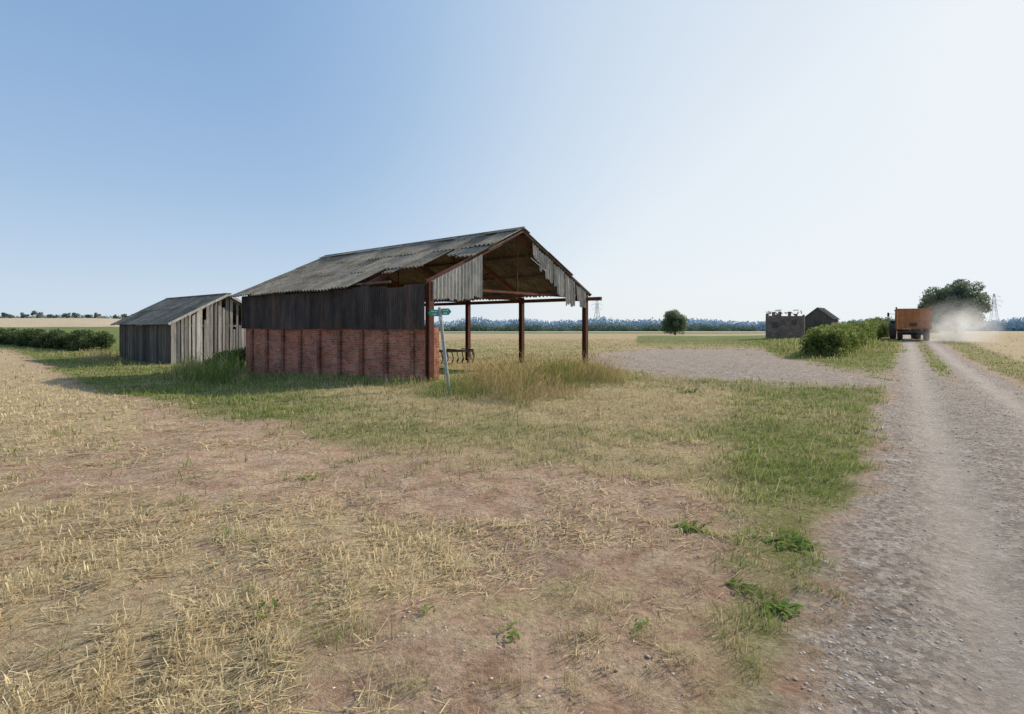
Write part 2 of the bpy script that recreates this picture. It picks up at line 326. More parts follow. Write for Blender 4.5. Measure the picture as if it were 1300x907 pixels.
# short grass, in tufts
x,y=sample(440000,2.3,70)
g,gr,st,dry,dp,px,py=zones(x,y)
tuft=vn(x*7,y*7)*.6+vn(x*2.3,y*2.3)*.4
keep=(rng.random(len(x))<np.clip(g*1.2-.38+(tuft-.5)*2.2,0,1))&clear_buildings(x,y)&(gr<.6)
x,y,dry,tuft=x[keep],y[keep],dry[keep],tuft[keep]; n=len(x)
h=rng.uniform(.03,.10,n)*(.25+1.6*tuft)*np.where(y<6,.7,1.1); w=np.clip(.0016*y,.005,.06)*rng.uniform(.7,1.4,n)
stk=rng.random(n)<.03; h=np.where(stk,h*2.4,h); w=np.where(stk,w*.7,w); dry=np.where(stk,np.maximum(dry,.75),dry)
c0,c1=gcols(dry,n); tn=(.72+.6*tuft)[:,None]
tag(blades('short_grass',x,y,h,w,rng.uniform(.1,.85,n),c0*tn*.8,c1*tn,M['grass']),'short green and yellowing grass around the barn and along the track','grass',kind='stuff')
# straw and stubble
x,y=sample(400000,2.2,32)
g,gr,st,dry,dp,px,py=zones(x,y)
rows=.5+.5*np.sin((x*.93+y*.37)*2*math.pi/.36+ (fbm(x*.6,y*.6))*4)
cl=fbm(x*1.3,y*1.3); fi=vn(x*9,y*9)
pr=np.clip(st*(.15+.85*rows)*(.2+1.6*cl)*(.0+1.7*fi)+.06*(1-g)*(1-gr)+ (cl-.56)*1.0*(1-gr)*(1-g*.6),0,1)
keep=(rng.random(len(x))<pr)&clear_buildings(x,y)&((x-.69*y<-.7)|(x-.69*y>5))
x,y,st=x[keep],y[keep],st[keep]; n=len(x)
up=rng.random(n)<.28*st
h=np.where(up,rng.uniform(.03,.085,n),.03+.13*rng.random(n)**1.5); w=np.clip(.0012*y,.0036,.02)*rng.uniform(.8,1.5,n)
lean=np.where(up,rng.uniform(.05,.6,n),rng.uniform(.96,.9999,n))
r=rng.random(n)[:,None]; base=TAN*.75+(PAL*1.22-TAN*.75)*r
tag(blades('straw_stubble',x,y,h,w,lean,base*.85,base*1.1,M['grass'],z=H(x,y)+.004,bar=True),'cut straw and stubble littering the bare soil','straw',kind='stuff')
# tall dry grass and verge growth
def tall(name,P,n,hr,tint,label,w=.008,y0=6,y1=60,lean=.3,dens=None,dry_=.75,dk=1.3):
    x,y=sample(n,y0,y1); px=650+F*x/y; py=HY+EYE*F/y
    sd=poly_sd(px+ (fbm(x,y)-.5)*36,py+(fbm(x+9,y)-.5)*10,P); keep=(sd>0)&clear_buildings(x,y,.02)&(rng.random(n)<np.clip(1.9*fbm(x*1.6,y*1.6)-.3,0,1))
    x,y,sd=x[keep],y[keep],sd[keep]; n=len(x)
    ed=np.clip(sd/14,.35,1)
    h=rng.uniform(hr[0],hr[1],n)*ed*(.3+1.2*fbm(x*1.3+4,y*1.3)); c0,c1=gcols(np.clip(dry_+(vn(x*.9+8,y*.9)-.5)*dk,0,1),n)
    c1=c1*np.array(tint); c0=c0*np.array([.7,.75,.7])
    return tag(blades(name,x,y,h,w*np.clip(y/14,.7,3)*rng.uniform(.6,1.3,n),rng.uniform(.05,lean*2,n),c0,c1,M['grass'],two=True),label,'grass',kind='stuff')
tall('tall_dry_grass',[(580,500),(615,516),(655,522),(700,510),(750,499),(800,493),(790,482),(745,473),(660,470),(590,478)],190000,(.22,.92),(.90,.77,.62),'tall dry seeding grass standing in front of the open barn',y0=9,y1=28,dry_=.72,dk=1.6)
tall('rank_green_grass',[(515,492),(545,508),(600,514),(632,508),(610,486),(575,478),(552,486)],70000,(.2,.6),(.8,.95,.7),'rank green weeds round the foot of the signpost',y0=10,y1=20,dry_=.15)
tall('barn_front_weeds',[(690,486),(750,492),(810,490),(805,480),(760,470),(700,466),(660,470)],45000,(.2,.55),(.8,.92,.6),'tall green weeds behind the dry grass at the barn front',y0=12,y1=28,dry_=.25,w=.012)
tall('yard_edge_grass',[(760,490),(870,499),(1000,502),(1120,507),(1120,495),(1000,490),(860,480),(770,474)],60000,(.08,.30),(.85,.9,.7),'green weeds edging the gravel yard',y0=12,y1=22,dry_=.35)
tall('hedge_side_grass',[(955,440),(985,452),(1040,462),(1085,458),(1150,448),(1142,438),(1110,436),(1050,440),(1000,434),(950,434)],90000,(.25,.75),(.95,1,.8),'rough grass and weeds in front of the roadside hedge',y0=22,y1=70,dry_=.5,w=.012)
tall('wall_foot_grass',[(225,470),(250,482),(320,484),(420,492),(545,500),(548,484),(420,476),(318,468),(240,462)],90000,(.15,.5),(.95,1,.85),'weeds along the foot of the brick barn wall',y0=12,y1=30,dry_=.4,w=.01)
tall('ditch_grass',[(-60,430),(60,446),(150,462),(215,468),(215,460),(150,448),(60,436),(-60,426)],60000,(.15,.5),(.95,1,.85),'rough grass beside the left hedge',y0=20,y1=80,dry_=.4,w=.016)
tall('gap_weeds',[(205,468),(240,478),(315,484),(318,466),(300,456),(240,455)],90000,(.4,1.15),(.85,.95,.7),'tall loose weeds between timber shed and brick barn',y0=16,y1=32,dry_=.45,w=.012)
# stones
def stones(name,n,y0,y1,sz,road,label,mat,base):
    x,y=sample(n,y0,y1,1.0); g,gr,st,dry,dp,px,py=zones(x,y); u=x-.69*y
    rt=np.exp(-((u-.5)/.4)**2)+np.exp(-((u-2.4)/.4)**2)
    k=((gr>.45)&(rng.random(n)>rt*.8)&(g<.5)) if road else ((gr<.5)&(g<.5)&(rng.random(n)<.5)); x,y=x[k],y[k]; n=len(x)
    s=sz[0]+(sz[1]-sz[0])*rng.random(n)**5; s*=np.clip(y/6,.7,1.5)
    O=np.array([[1,0,0],[0,1,0],[-1,0,0],[0,-1,0],[0,0,.6],[0,0,-.6]],float)
    V=O[None]*s[:,None,None]*rng.uniform(.6,1.3,(n,6,3)); t=rng.uniform(0,6.28,n); c,q=np.cos(t)[:,None],np.sin(t)[:,None]
    vx=V[:,:,0]*c-V[:,:,1]*q+x[:,None]; vy=V[:,:,0]*q+V[:,:,1]*c+y[:,None]; vz=V[:,:,2]+(H(x,y)+s*.0)[:,None]
    Fo=np.array([[0,1,4],[1,2,4],[2,3,4],[3,0,4],[1,0,5],[2,1,5],[3,2,5],[0,3,5]])
    FF=(np.arange(n)*6)[:,None,None]+Fo
    c=np.array(base)*rng.uniform(.6,1.35,(n,1)); c=np.repeat(c,6,0)
    return tag(np_mesh(name,np.stack([vx,vy,vz],2).reshape(-1,3),FF.reshape(-1,3),mat,col=c),label,'stones',kind='stuff')
ms,nt,bs=newmat('stone'); a_=N(nt,'ShaderNodeAttribute',attribute_name='col'); tcx=N(nt,'ShaderNodeTexCoord'); cc=mix(nt,1.0,a_.outputs['Color'],ramp(nt,noise(nt,tcx.outputs['Object'],30,3),[(.3,(.8,.8,.8)),(.7,(1.15,1.15,1.15))]),'MULTIPLY'); nt.links.new(cc,bs.inputs['Base Color']); bs.inputs['Roughness'].default_value=.95
stones('track_gravel',75000,2.2,24,(.003,.022),True,'loose gravel stones on the farm track and yard',ms,(.60,.51,.43))
stones('field_stones',26000,2.2,16,(.003,.020),False,'small clods and stones on the bare soil',ms,(.54,.40,.29))
# ------------------------------------------------------------ leaf clouds
def leafcloud(name,cs,rs,n,size,mat,parent=None,lo=(.03,.055,.012),hi=(.10,.15,.035),zlo=None,zhi=None,shell=.55,flat=1.0):
    cs=np.array(cs,float); rs=np.array(rs,float)
    if rs.ndim==1: rs=np.stack([rs,rs,rs*flat],1)
    w=(rs[:,0]*rs[:,1]*rs[:,2])**(.75); i=rng.choice(len(cs),n,p=w/w.sum())
    d=rng.normal(size=(n,3)); d/=np.linalg.norm(d,axis=1)[:,None]
    rad=shell+(1-shell)*rng.random(n)**.6; rad*=rng.uniform(.85,1.12,n)
    p=cs[i]+d*rs[i]*rad[:,None]
    a=rng.normal(size=(n,3)); a/=np.linalg.norm(a,axis=1)[:,None]; b=np.cross(a,rng.normal(size=(n,3))); b/=np.linalg.norm(b,axis=1)[:,None]
    s=size*rng.uniform(.5,1.4,n)[:,None]
    V=np.stack([p-a*s,p+b*s*.5,p+a*s,p-b*s*.5],1)
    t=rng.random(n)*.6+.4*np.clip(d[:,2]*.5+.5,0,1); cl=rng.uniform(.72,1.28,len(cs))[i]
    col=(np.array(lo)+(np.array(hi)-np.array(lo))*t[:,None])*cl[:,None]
    return np_mesh(name,V.reshape(-1,3),np.arange(4*n).reshape(n,4),mat,parent,col=np.repeat(col,4,0))
def make_tree(name,px,d,w,h,label,n=9000,leaf=.16,lo=(.03,.055,.012),hi=(.10,.14,.035),trunk=.16,seed=1,clumps=26,group=None,cat='tree',rr=(.08,.16),sink=.05):
    r=np.random.default_rng(seed); X0=at(px,d); Z0=hz(X0,d)
    e=empty(name,(X0,d,Z0-sink),0,label,cat,group)
    cs=[];rs=[]
    ch=h*(1-trunk); cz=h*trunk+ch*.5
    for k in range(clumps):
        v=r.normal(size=3); v/=np.linalg.norm(v); q=.35+.62*r.random()
        rad=w*(rr[0]+(rr[1]-rr[0])*r.random())
        c=np.array([v[0]*(w*.5-rad)*q*1.1,v[1]*(w*.5-rad)*q*1.1,cz+v[2]*(ch*.5-rad*.8)*q*1.1]); cs.append(c); rs.append(rad)
    t=MB(); tr=w*.022+.05
    pts=[Vector((0,0,0)),Vector((r.normal()*.03*w,0,max(h*trunk,.3))),Vector((r.normal()*.05*w,r.normal()*.03*w,h*.5)),Vector((r.normal()*.05*w,0,h*.85))]
    for k in range(3): t.tube(pts[k],pts[k+1],tr*(1.3-.4*k),tr*(.9-.38*k))
    for k in range(min(14,clumps)):
        b=pts[1].lerp(pts[3],r.random()*.6); t.tube(b,Vector(cs[k]),tr*.42,tr*.08,5)
    t.build('trunk',M['bark'],e)
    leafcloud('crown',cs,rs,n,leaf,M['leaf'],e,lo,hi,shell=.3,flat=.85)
    return e
make_tree('tree',856,112,6.4,6.2,'small round lone tree in the field right of the barn',15000,.13,trunk=-.02,seed=3,clumps=60,lo=(.085,.125,.07),hi=(.19,.24,.13),rr=(.11,.19),sink=.5)
make_tree('tree',1211,120,14.0,12.6,'large spreading tree beyond the trailer and its dust',32000,.21,trunk=-.02,seed=8,clumps=84,lo=(.115,.155,.11),hi=(.25,.30,.19),rr=(.07,.15),sink=.3)  # leaf colour lightened to stand in for haze
make_tree('tree',1182,150,9,8.5,'lower bushy tree on the left edge of the large tree by the track',12000,.25,trunk=-.02,seed=12,clumps=36,lo=(.13,.17,.13),hi=(.26,.31,.21),rr=(.09,.17))
sky=[(6,4.5),(14,3.2),(30,4.6),(47,6.0),(62,3.4),(71,3.0),(84,4.0),(96,4.6),(112,3.6),(122,4.0),(146,3.3),(160,5.0),(170,4.2)]
for k,(p,hh) in enumerate(sky):
    hh*=.85
    make_tree('skyline_tree',p,330+10*(k%3),hh*random.uniform(1.2,1.8),hh,'tiny haze-tinted tree on the far left skyline',900,.45,lo=(.20,.25,.24),hi=(.28,.33,.30),trunk=.0,seed=40+k,clumps=10,group='tiny trees along the left skyline')  # haze is part of these leaf colours
# hedges
def hedge(name,p0,p1,w,h0,h1,n,size,label,dens=1.1,lo=(.03,.05,.012),hi=(.10,.14,.035),cat='hedge',jit=(.88,1.06)):
    p0=Vector(p0);p1=Vector(p1);L=(p1-p0).length; d=(p1-p0).normalized(); s=Vector((-d.y,d.x,0)); cs=[];rs=[]
    Z0=hz(p0.x,p0.y)
    m=int(L*dens*3)
    for k in range(m):
        t=random.random(); hh=h0+(h1-h0)*t; hh*=random.uniform(*jit)
        q=p0+d*L*t+s*random.uniform(-.5,.5)*w; r=random.uniform(.22,.40)*min(w,hh)
        z=hz(q.x,q.y)+random.uniform(.12*hh,hh-r*.8)
        cs.append((q.x-p0.x,q.y-p0.y,z-Z0)); rs.append(r)
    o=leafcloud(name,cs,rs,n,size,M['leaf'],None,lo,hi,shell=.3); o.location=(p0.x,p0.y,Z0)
    return tag(o,label,cat)
hedge('hedge',(at(1046,29),29,0),(at(1110,62),62,0),1.5,1.6,2.0,100000,.075,'clipped green hedge running beside the farm track',4.0,lo=(.085,.115,.035),hi=(.25,.29,.09),jit=(.93,1.03))
hedge('hedge',(at(126,46),46,0),(at(-60,84),84,0),2.2,1.65,1.8,75000,.11,'dark hedge along the left field edge beyond the timber shed',2.2,lo=(.045,.07,.028),hi=(.14,.175,.075))
hedge('bramble_bush',(at(268,26.2),26.2,0),(at(308,24.2),24.2,0),.8,.7,1.45,14000,.05,'bramble bush filling the gap between timber shed and brick barn',4,lo=(.07,.10,.035),hi=(.22,.25,.09),cat='bush',jit=(.6,1.1))
hedge('bush',(at(1112,66),66,0),(at(1122,76),76,0),2.0,2.3,2.4,14000,.12,'bush ending the roadside hedge just left of the trailer',2.4,cat='bush',lo=(.08,.115,.05),hi=(.20,.25,.11))
tall('dry_clump',[(100,446),(118,453),(150,455),(160,448),(140,442),(110,440)],40000,(.5,1.2),(1,.93,.8),'dry tall grass at the end of the left hedge',y0=26,y1=50,dry_=.9,w=.012)
# far woodland
def band(name,p0,p1,d0,d1,h0,h1,n,size,lo,hi,label,r0=6):
    cs=[];rs=[]
    for k in range(int(abs(p1-p0)*1.1)):
        p=random.uniform(p0,p1); d=random.uniform(d0,d1); Xq=at(p,d); hh=random.uniform(h0,h1)*(.75+.5*float(vn(np.array(p*.03),np.array(1.))))
        z0=hz(Xq,d)
        for q in (.25,.6): cs.append((Xq,d,z0+hh*q)); rs.append((r0,r0,hh*.42))
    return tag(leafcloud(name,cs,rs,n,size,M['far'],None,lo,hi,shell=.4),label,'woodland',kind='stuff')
band('distant_woodland',520,1600,1150,1250,19,23,36000,2.6,(.33,.42,.52),(.39,.49,.57),'woodland ridge tinted palest haze blue on the horizon behind the nearer wood',16)  # blue of distance painted into the leaf colour, strongest here
band('far_woodland',520,1500,700,760,8,12,52000,1.5,(.21,.29,.36),(.28,.37,.42),'woodland tinted blue for haze along the horizon',9)  # blue haze painted into the leaf colour
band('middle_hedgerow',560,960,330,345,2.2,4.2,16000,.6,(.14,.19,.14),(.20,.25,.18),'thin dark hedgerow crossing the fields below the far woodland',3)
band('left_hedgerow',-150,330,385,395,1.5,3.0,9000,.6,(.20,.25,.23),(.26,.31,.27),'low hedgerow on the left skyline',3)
# ------------------------------------------------------------ barn
BA=R(50)
barn=empty('open_barn',(-2.41,16.5,0),BA,'derelict open fronted barn with red brick wall and grey corrugated roof','barn')
W,L,EV,RG=8.34,11.5,2.93,4.84; HW=W/2; sl=math.hypot(HW,RG-EV); cs_,sn_=HW/sl,(RG-EV)/sl
b=MB(); b.box(0,.22,.12,L,-.8,1.66,1); b.box(.222,.5,.12,.34,-.8,1.60,1)
b.build('brick_wall',M['brick'],barn)
for k in range(9):
    b=MB(); y_=.62+k*1.27; b.box(-.085,-.001,y_,y_+.17,-.8,1.50); b.build('brick_pier',M['brickd'],barn)
b=MB(); b.box(.3,W-.1,L-.22,L-.001,-.8,1.6); b.build('back_wall',M['brick'],barn)
b=MB(); yy=.06
while yy<L:
    w=min(.92,L-yy+.1); z0=1.54+random.uniform(-.02,.02); zt_=2.93-.12*random.random(); b.corr((-.12+random.uniform(-.012,.012),yy,zt_),(0,1,0),(0,0,-1),w,zt_-z0,(1,0,0),.1,.022,jag=.015); yy+=.89
b.build('side_cladding',M['clad'],barn)
b=MB(); xx=.1
while xx<W-.3:
    zt=lambda q:EV+(RG-EV)*(1-abs(q-HW)/HW)-.1
    b.hexa([(xx,L,1.55),(xx+.42,L,1.55),(xx+.42,L+.03,1.55),(xx,L+.03,1.55),(xx,L,zt(xx)),(xx+.42,L,zt(xx+.42)),(xx+.42,L+.03,zt(xx+.42)),(xx,L+.03,zt(xx))]); xx+=.43
b.build('back_gable',M['clad'],barn)
rows=3; rl=(sl+.28)/rows
def slope(b,side,missing):
    sx=1 if side==0 else -1; ex=0 if side==0 else W
    for j in range(rows):
        s0=-.28+j*rl
        yy=-.12
        while yy<L+.35:
            if not missing(j,yy):
                s=s0-.10+random.uniform(-.10,.05); lift=.03+.012*(j)+random.uniform(0,.035)
                o=(ex+sx*(s*cs_),yy-(.12*random.random() if yy<0 else 0),EV+s*sn_+.09+lift)
                b.corr(o,(0,1,random.uniform(-.012,.012)),(sx*cs_,0,sn_),1.0,rl+.14,(-sx*sn_,0,cs_),.2,.042,r=random.uniform(.74,1.2),jag=.025,seg=6)
            yy+=.945
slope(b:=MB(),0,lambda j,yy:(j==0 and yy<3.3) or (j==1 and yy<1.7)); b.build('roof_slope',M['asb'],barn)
for a,c_,w_,l_,y_ in ((2.0,2.0,.8,1.1,.0),(2.3,2.3,.7,.9,.8),(.9,.95,.6,.6,2.75)):
    b=MB(); b.corr((a*cs_,y_,EV+c_*sn_+.1),(0,1,.03),(cs_,0,sn_),w_,l_,(-sn_,0,cs_),.2,.042,jag=.13); b.build('broken_sheet',M['asb'],barn)
b=MB(); slope(b,1,lambda j,yy:False); b.build('roof_slope',M['asbd'],barn)  # seen from below; shade is in the sheet colour
b=MB()
yy=-.2
while yy<L+.3:
    ln=1.6
    for sx in (-1,1):
        zt=RG+.21+random.uniform(-.02,.03)
        b.hexa([(HW+sx*.01,yy,zt-.015),(HW+sx*.34,yy,zt-.16),(HW+sx*.34,yy+ln,zt-.16),(HW+sx*.01,yy+ln,zt-.015),(HW+sx*.01,yy,zt),(HW+sx*.34,yy,zt-.14),(HW+sx*.34,yy+ln,zt-.14),(HW+sx*.01,yy+ln,zt)])
    b.tube((HW,yy,RG+.20),(HW,yy+ln*.97,RG+.20),.045); yy+=1.55
b.build('ridge_cap',M['asb'],barn)
def post(x,y,z0,zt,nm='post',par=barn):
    b=MB(); w=.09
    b.box(x-w,x+w,y-w,y-w+.02,z0,zt); b.box(x-w,x+w,y+w-.02,y+w,z0,zt); b.box(x-.012,x+.012,y-w+.02,y+w-.02,z0,zt); b.build(nm,M['rust'],par)
post(.02,.0,-.3,EV); 
for yy in (.0,3.3,6.6,9.9): post(W,yy,-.3,EV-.05)
for yy in (3.3,6.6,9.9): post(.34,yy,-.3,EV)
for yy in (.12,3.3,6.6,9.9,11.3):
    b=MB(); z=EV+.0
    b.beam((0,yy,z),(HW,yy,RG-.02),.07,.13); b.beam((W,yy,z),(HW,yy,RG-.02),.07,.13)
    b.beam((0.05,yy+.0,2.80),(W-.05,yy,2.80),.06,.08)
    b.tube((HW,yy,2.82),(HW,yy,RG-.1),.025)
    if yy>1: b.beam((HW*.5,yy,EV+(RG-EV)*.48),(HW,yy,2.82),.05,.05); b.beam((HW*1.5,yy,EV+(RG-EV)*.48),(HW,yy,2.82),.05,.05)
    b.build('truss',M['rustb'],barn)
for side in (0,1):
    for f in (.02,.34,.66,.96):
        b=MB(); x=f*HW if side==0 else W-f*HW; z=EV+(RG-EV)*f+.075
        b.box(x-.03,x+.03,-.1 if not(side==0 and 0<f<.5) else 1.9,L+.1,z-.04,z+.03); b.build('purlin',M['wood'] if f<.9 else M['rust'],barn)
b=MB(); b.box(W-.06,W+.06,-.75,L,2.66,2.80); b.build('eave_beam',M['rust'],barn)
b=MB(); b.box(.22,.30,.0,L,2.74,2.86); b.build('eave_beam',M['rust'],barn)
def zv(x): return EV+(RG-EV)*(1-abs(x-HW)/HW)+.02
def gsheet(x0,x1,zb0,zb1,top=0,tilt=0):
    b=MB(); n=max(2,int((x1-x0)/.146*6)); vs=[]
    for i in range(n+1):
        x=x0+(x1-x0)*i/n; t=i/n; o=.03*math.sin(2*math.pi*x/.146); vs+= [(x+tilt,-.10+o-abs(tilt)*.4,zb0+(zb1-zb0)*t+random.uniform(-.04,.04)),(x,-.10+o,zv(x)-top)]
    b.add(vs,[(2*i,2*i+2,2*i+3,2*i+1) for i in range(n)],r=random.uniform(.75,1.15)); b.build('gable_sheet',M['pale'],barn)
for a in ((.0,.60,2.40,2.46),(.58,1.2,2.45,2.42),(1.18,1.74,2.42,2.50),(1.74,2.14,2.62,2.52)): gsheet(*a)
for a in ((4.75,5.1,4.16,3.9,.0,.02),(5.12,5.5,3.62,3.72,.04,.05),(5.5,5.95,3.45,3.2,.0,.0),(5.98,6.3,3.08,3.22,.05,.06),(6.3,6.75,2.85,2.7,0,.0),(6.78,7.12,2.42,2.55,.03,.04),(7.12,7.5,2.40,2.44,0,0),(7.53,7.8,2.68,2.55,.05,.05),(7.8,8.25,2.42,2.38,0,0)): gsheet(*a)
b=MB(); b.beam((2.4,-.15,EV+(RG-EV)*2.4/HW+.08),(HW,-.15,RG+.08),.03,.06); b.build('bargeboard',M['wood'],barn)
b=MB(); b.beam((W+.1,-.15,EV+.03),(HW,-.15,RG+.08),.03,.06); b.build('bargeboard',M['wood'],barn)
# old implement inside
c50,s50=math.cos(BA),math.sin(BA)
def bw(lx,ly): return (-2.41+lx*c50-ly*s50,16.5+lx*s50+ly*c50)
hx,hy=bw(6.3,5.6); im=empty('old_harrow',(hx,hy,hz(hx,hy)),BA-.3,'rusty old harrow standing inside the open barn','farm implement')
b=MB()
for q in (-.5,0,.5): b.beam((-.8,q,.55),(.8,q,.55),.06,.06)
for q in (-.8,0,.8): b.beam((q,-.5,.61),(q,.5,.61),.05,.05)
b.build('frame',M['dark'],im)
for q in (-.5,0,.5):
    b=MB()
    for k in range(7):
        xq=-.75+k*.25; b.beam((xq,q,.55),(xq+.08,q,.2),.025,.025); b.beam((xq+.08,q,.2),(xq,q,.02),.02,.02)
    b.build('tine_row',M['dark'],im)
for sx in (-1,1):
    b=MB()
    for k in range(14):
        t0,t1=2*math.pi*k/14,2*math.pi*(k+1)/14; b.beam((sx*.95,.3*math.cos(t0),.3+.3*math.sin(t0)),(sx*.95,.3*math.cos(t1),.3+.3*math.sin(t1)),.06,.03)
        if k%3==0: b.beam((sx*.95,0,.3),(sx*.95,.3*math.cos(t0),.3+.3*math.sin(t0)),.02,.02)
    b.build('wheel',M['dark'],im)
# ------------------------------------------------------------ timber shed
shed=empty('timber_shed',(-18.04,30,-.4),BA,'low weathered timber shed with pitched roof left of the barn','shed')
w2,l2,e2,r2=5.76,8.4,2.20,3.78; h2=w2/2
def zs(x): return e2+(r2-e2)*(1-abs(x-h2)/h2)
b=MB(); y=0
while y<l2:
    w=random.uniform(.13,.19); b.box(-.03+random.uniform(-.008,.008),0,y,min(y+w,l2),-.4+random.uniform(0,.12),e2-.04,random.uniform(.5,1.4)); y+=w+random.choice([.004,.008,.03])
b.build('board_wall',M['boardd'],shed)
b=MB(); x=0; k=0
while x<w2:
    w=random.uniform(.11,.18); x1=min(x+w,w2); d=random.uniform(-.015,.015); k+=1; tl=random.uniform(-.015,.015)
    if x>3.1 and k%2==0: t0=t1=e2-random.uniform(.15,.5)
    elif 1.5<x<3.1 and k%5==0: t0=t1=zs(x)-random.uniform(.4,.8)
    else: t0,t1=zs(x)-.05-random.choice([0,0,.08,.15]),zs(x1)-.05-random.choice([0,0,.08])
    b.hexa([(x,-.03+d,-.4),(x1,-.03+d,-.4),(x1,d,-.4),(x,d,-.4),(x+tl,-.03+d,t0),(x1+tl,-.03+d,t1),(x1+tl,d,t1),(x+tl,d,t0)],r=random.uniform(.42,1.35))
    x=x1+random.choice([.008,.02,.04,.07])
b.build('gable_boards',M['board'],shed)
b=MB(); y=0
while y<l2: b.box(w2,w2+.03,y,min(y+.18,l2),-.3,e2-.05); y+=.19
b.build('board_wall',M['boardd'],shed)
b=MB(); x=0
while x<w2:
    x1=min(x+.18,w2); b.hexa([(x,l2,-.3),(x1,l2,-.3),(x1,l2+.03,-.3),(x,l2+.03,-.3),(x,l2,zs(x)-.05),(x1,l2,zs(x1)-.05),(x1,l2+.03,zs(x1)-.05),(x,l2+.03,zs(x)-.05)]); x+=.185
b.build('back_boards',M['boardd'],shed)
for yy in (.08,2.8,5.6,8.2):
    b=MB(); b.beam((0,yy,e2-.06),(h2,yy,r2-.08),.07,.1); b.beam((w2,yy,e2-.06),(h2,yy,r2-.08),.07,.1); b.beam((.02,yy,e2-.15),(w2-.02,yy,e2-.15),.07,.1)
    for q in (.06,1.5,h2,4.2,w2-.06): b.beam((q,yy,-.4),(q,yy,zs(q)-.14),.08,.08)
    b.build('frame',M['board'],shed)
sl2=math.hypot(h2,r2-e2); c2,s2=h2/sl2,(r2-e2)/sl2
for side in (0,1):
    b=MB(); sx=1 if side==0 else -1; ex=0 if side==0 else w2
    for j in range(2):
        y=-.2
        while y<l2+.1:
            s=-.22+j*(sl2+.22)/2-.06+random.uniform(-.06,.04); b.corr((ex+sx*s*c2,y,e2+s*s2+.05+.015*j+random.uniform(0,.03)),(0,1,0),(sx*c2,0,s2),.98,(sl2+.22)/2+.1,(-sx*s2,0,c2),.2,.038,r=random.uniform(.7,1.15)); y+=.94
    b.build('roof_slope',M['asb'],shed)
b=MB(); b.beam((h2,-.25,r2+.10),(h2,l2+.2,r2+.10),.3,.05); b.build('ridge_cap',M['asb'],shed)
for sx in (-1,1):
    b=MB(); b.beam((h2+sx*(h2+.2),-.22,e2-.06),(h2,-.22,r2+.04),.03,.13,1.2); b.build('bargeboard',M['board'],shed)
# ------------------------------------------------------------ signpost
sx0,sy0=at(571,14.6),14.6
sp=empty('signpost',(sx0,sy0,hz(sx0,sy0)),0,'leaning grey signpost with two green fingers in front of the barn','signpost')
top=Vector((-.27,.05,2.12))
b=MB(); b.tube((0,0,-.2),top,.045,.043,12); b.build('post',M['galv'],sp)
b=MB(); b.tube(top,top+Vector((-.005,0,.03)),.048,.03,12); b.build('cap',M['galv'],sp)
def finger(z,dirx,ln,ang):
    b=MB(); o=top*(z/2.12); u=Vector((dirx*math.cos(ang),math.sin(ang)*.6,.03)).normalized(); up=Vector((0,0,1)); nn=u.cross(up).normalized()*.008
    pts=[(.04,-.085),(ln-.07,-.085),(ln,0),(ln-.07,.085),(.04,.085)]
    vs=[o+u*p+up*q-nn for p,q in pts]+[o+u*p+up*q+nn for p,q in pts]
    b.add(vs,[(0,1,2,3,4),(9,8,7,6,5)]+[(i,(i+1)%5,5+(i+1)%5,5+i) for i in range(5)]); f=b.build('sign_finger',M['signg'],sp)
    b=MB(); nb=nn.normalized(); nb=nb if nb.y<0 else -nb
    for (p0,p1,q0,q1) in ((.07,ln*.42,.02,.05),(ln*.48,ln-.09,.02,.05),(.09,ln*.6,-.05,-.02)):
        vs=[o+u*p+up*q+nb*.0105 for p,q in ((p0,q0),(p1,q0),(p1,q1),(p0,q1))]; b.add(vs,[(0,1,2,3)])
    b.build('lettering',M['white'],f)
finger(2.0,-1,.32,.2); finger(2.03,1,.30,.5)
b=MB(); o=top*(1.86/2.12); b.box(o.x-.05,o.x+.05,o.y-.06,o.y-.05,o.z-.05,o.z+.05); b.build('waymark_plate',M['white'],sp)
# ------------------------------------------------------------ ruined outbuildings
rx,ry=at(997,66),66
ru=empty('ruined_brick_hut',(rx,ry,hz(rx,ry)),R(-28),'roofless ruined brick hut with broken walls beyond the hedge','ruin')
b=MB()
xk=-2.0
while xk<1.99:
    x1=min(xk+.33,2.0); b.box(xk,x1,-1.5,-1.28,-.5,2.75+random.uniform(-.35,.35),1); xk=x1+.0005
b.box(-2,-1.78,-1.278,1.5,-.5,2.8); b.box(1.78,2,-1.278,1.5,-.5,2.7); b.box(-1.778,1.778,1.28,1.5,-.5,2.6)
b.build('brick_wall',M['ruin'],ru)
for p_,q_,a_,c_ in ((-1.3,-.7,1.2,1.9),(.7,1.2,1.5,2.1)):
    b=MB(); b.box(p_,q_,-1.53,-1.502,a_,c_,1); b.build('opening_shade_panel',M['boardd'],ru)  # dark panel on the solid wall, painting the shade of an opening
b=MB()
for k in range(10):
    xk=-1.9+k*.4; b.beam((xk,-1.45,2.85+random.uniform(-.1,.2)),(xk+random.uniform(-.3,.3),random.uniform(.2,1.4),2.95+random.uniform(-.3,.3)),.10,.10)
b.build('broken_rafters',M['wood'],ru)
b=MB()
for k in range(4): b.corr((-2+k*.95,-1.5,3.0+random.uniform(-.12,.12)),(1,0,random.uniform(-.12,.12)),(0,.8,.12),random.uniform(.5,.9),random.uniform(.6,1.6),(0,0,1),.146,.03)
b.build('roof_remnant',M['asb'],ru)
rx,ry=at(1041,70),70
ru=empty('small_gabled_hut',(rx,ry,hz(rx,ry)),R(-40),'small brown gabled hut standing right of the brick ruin','hut')
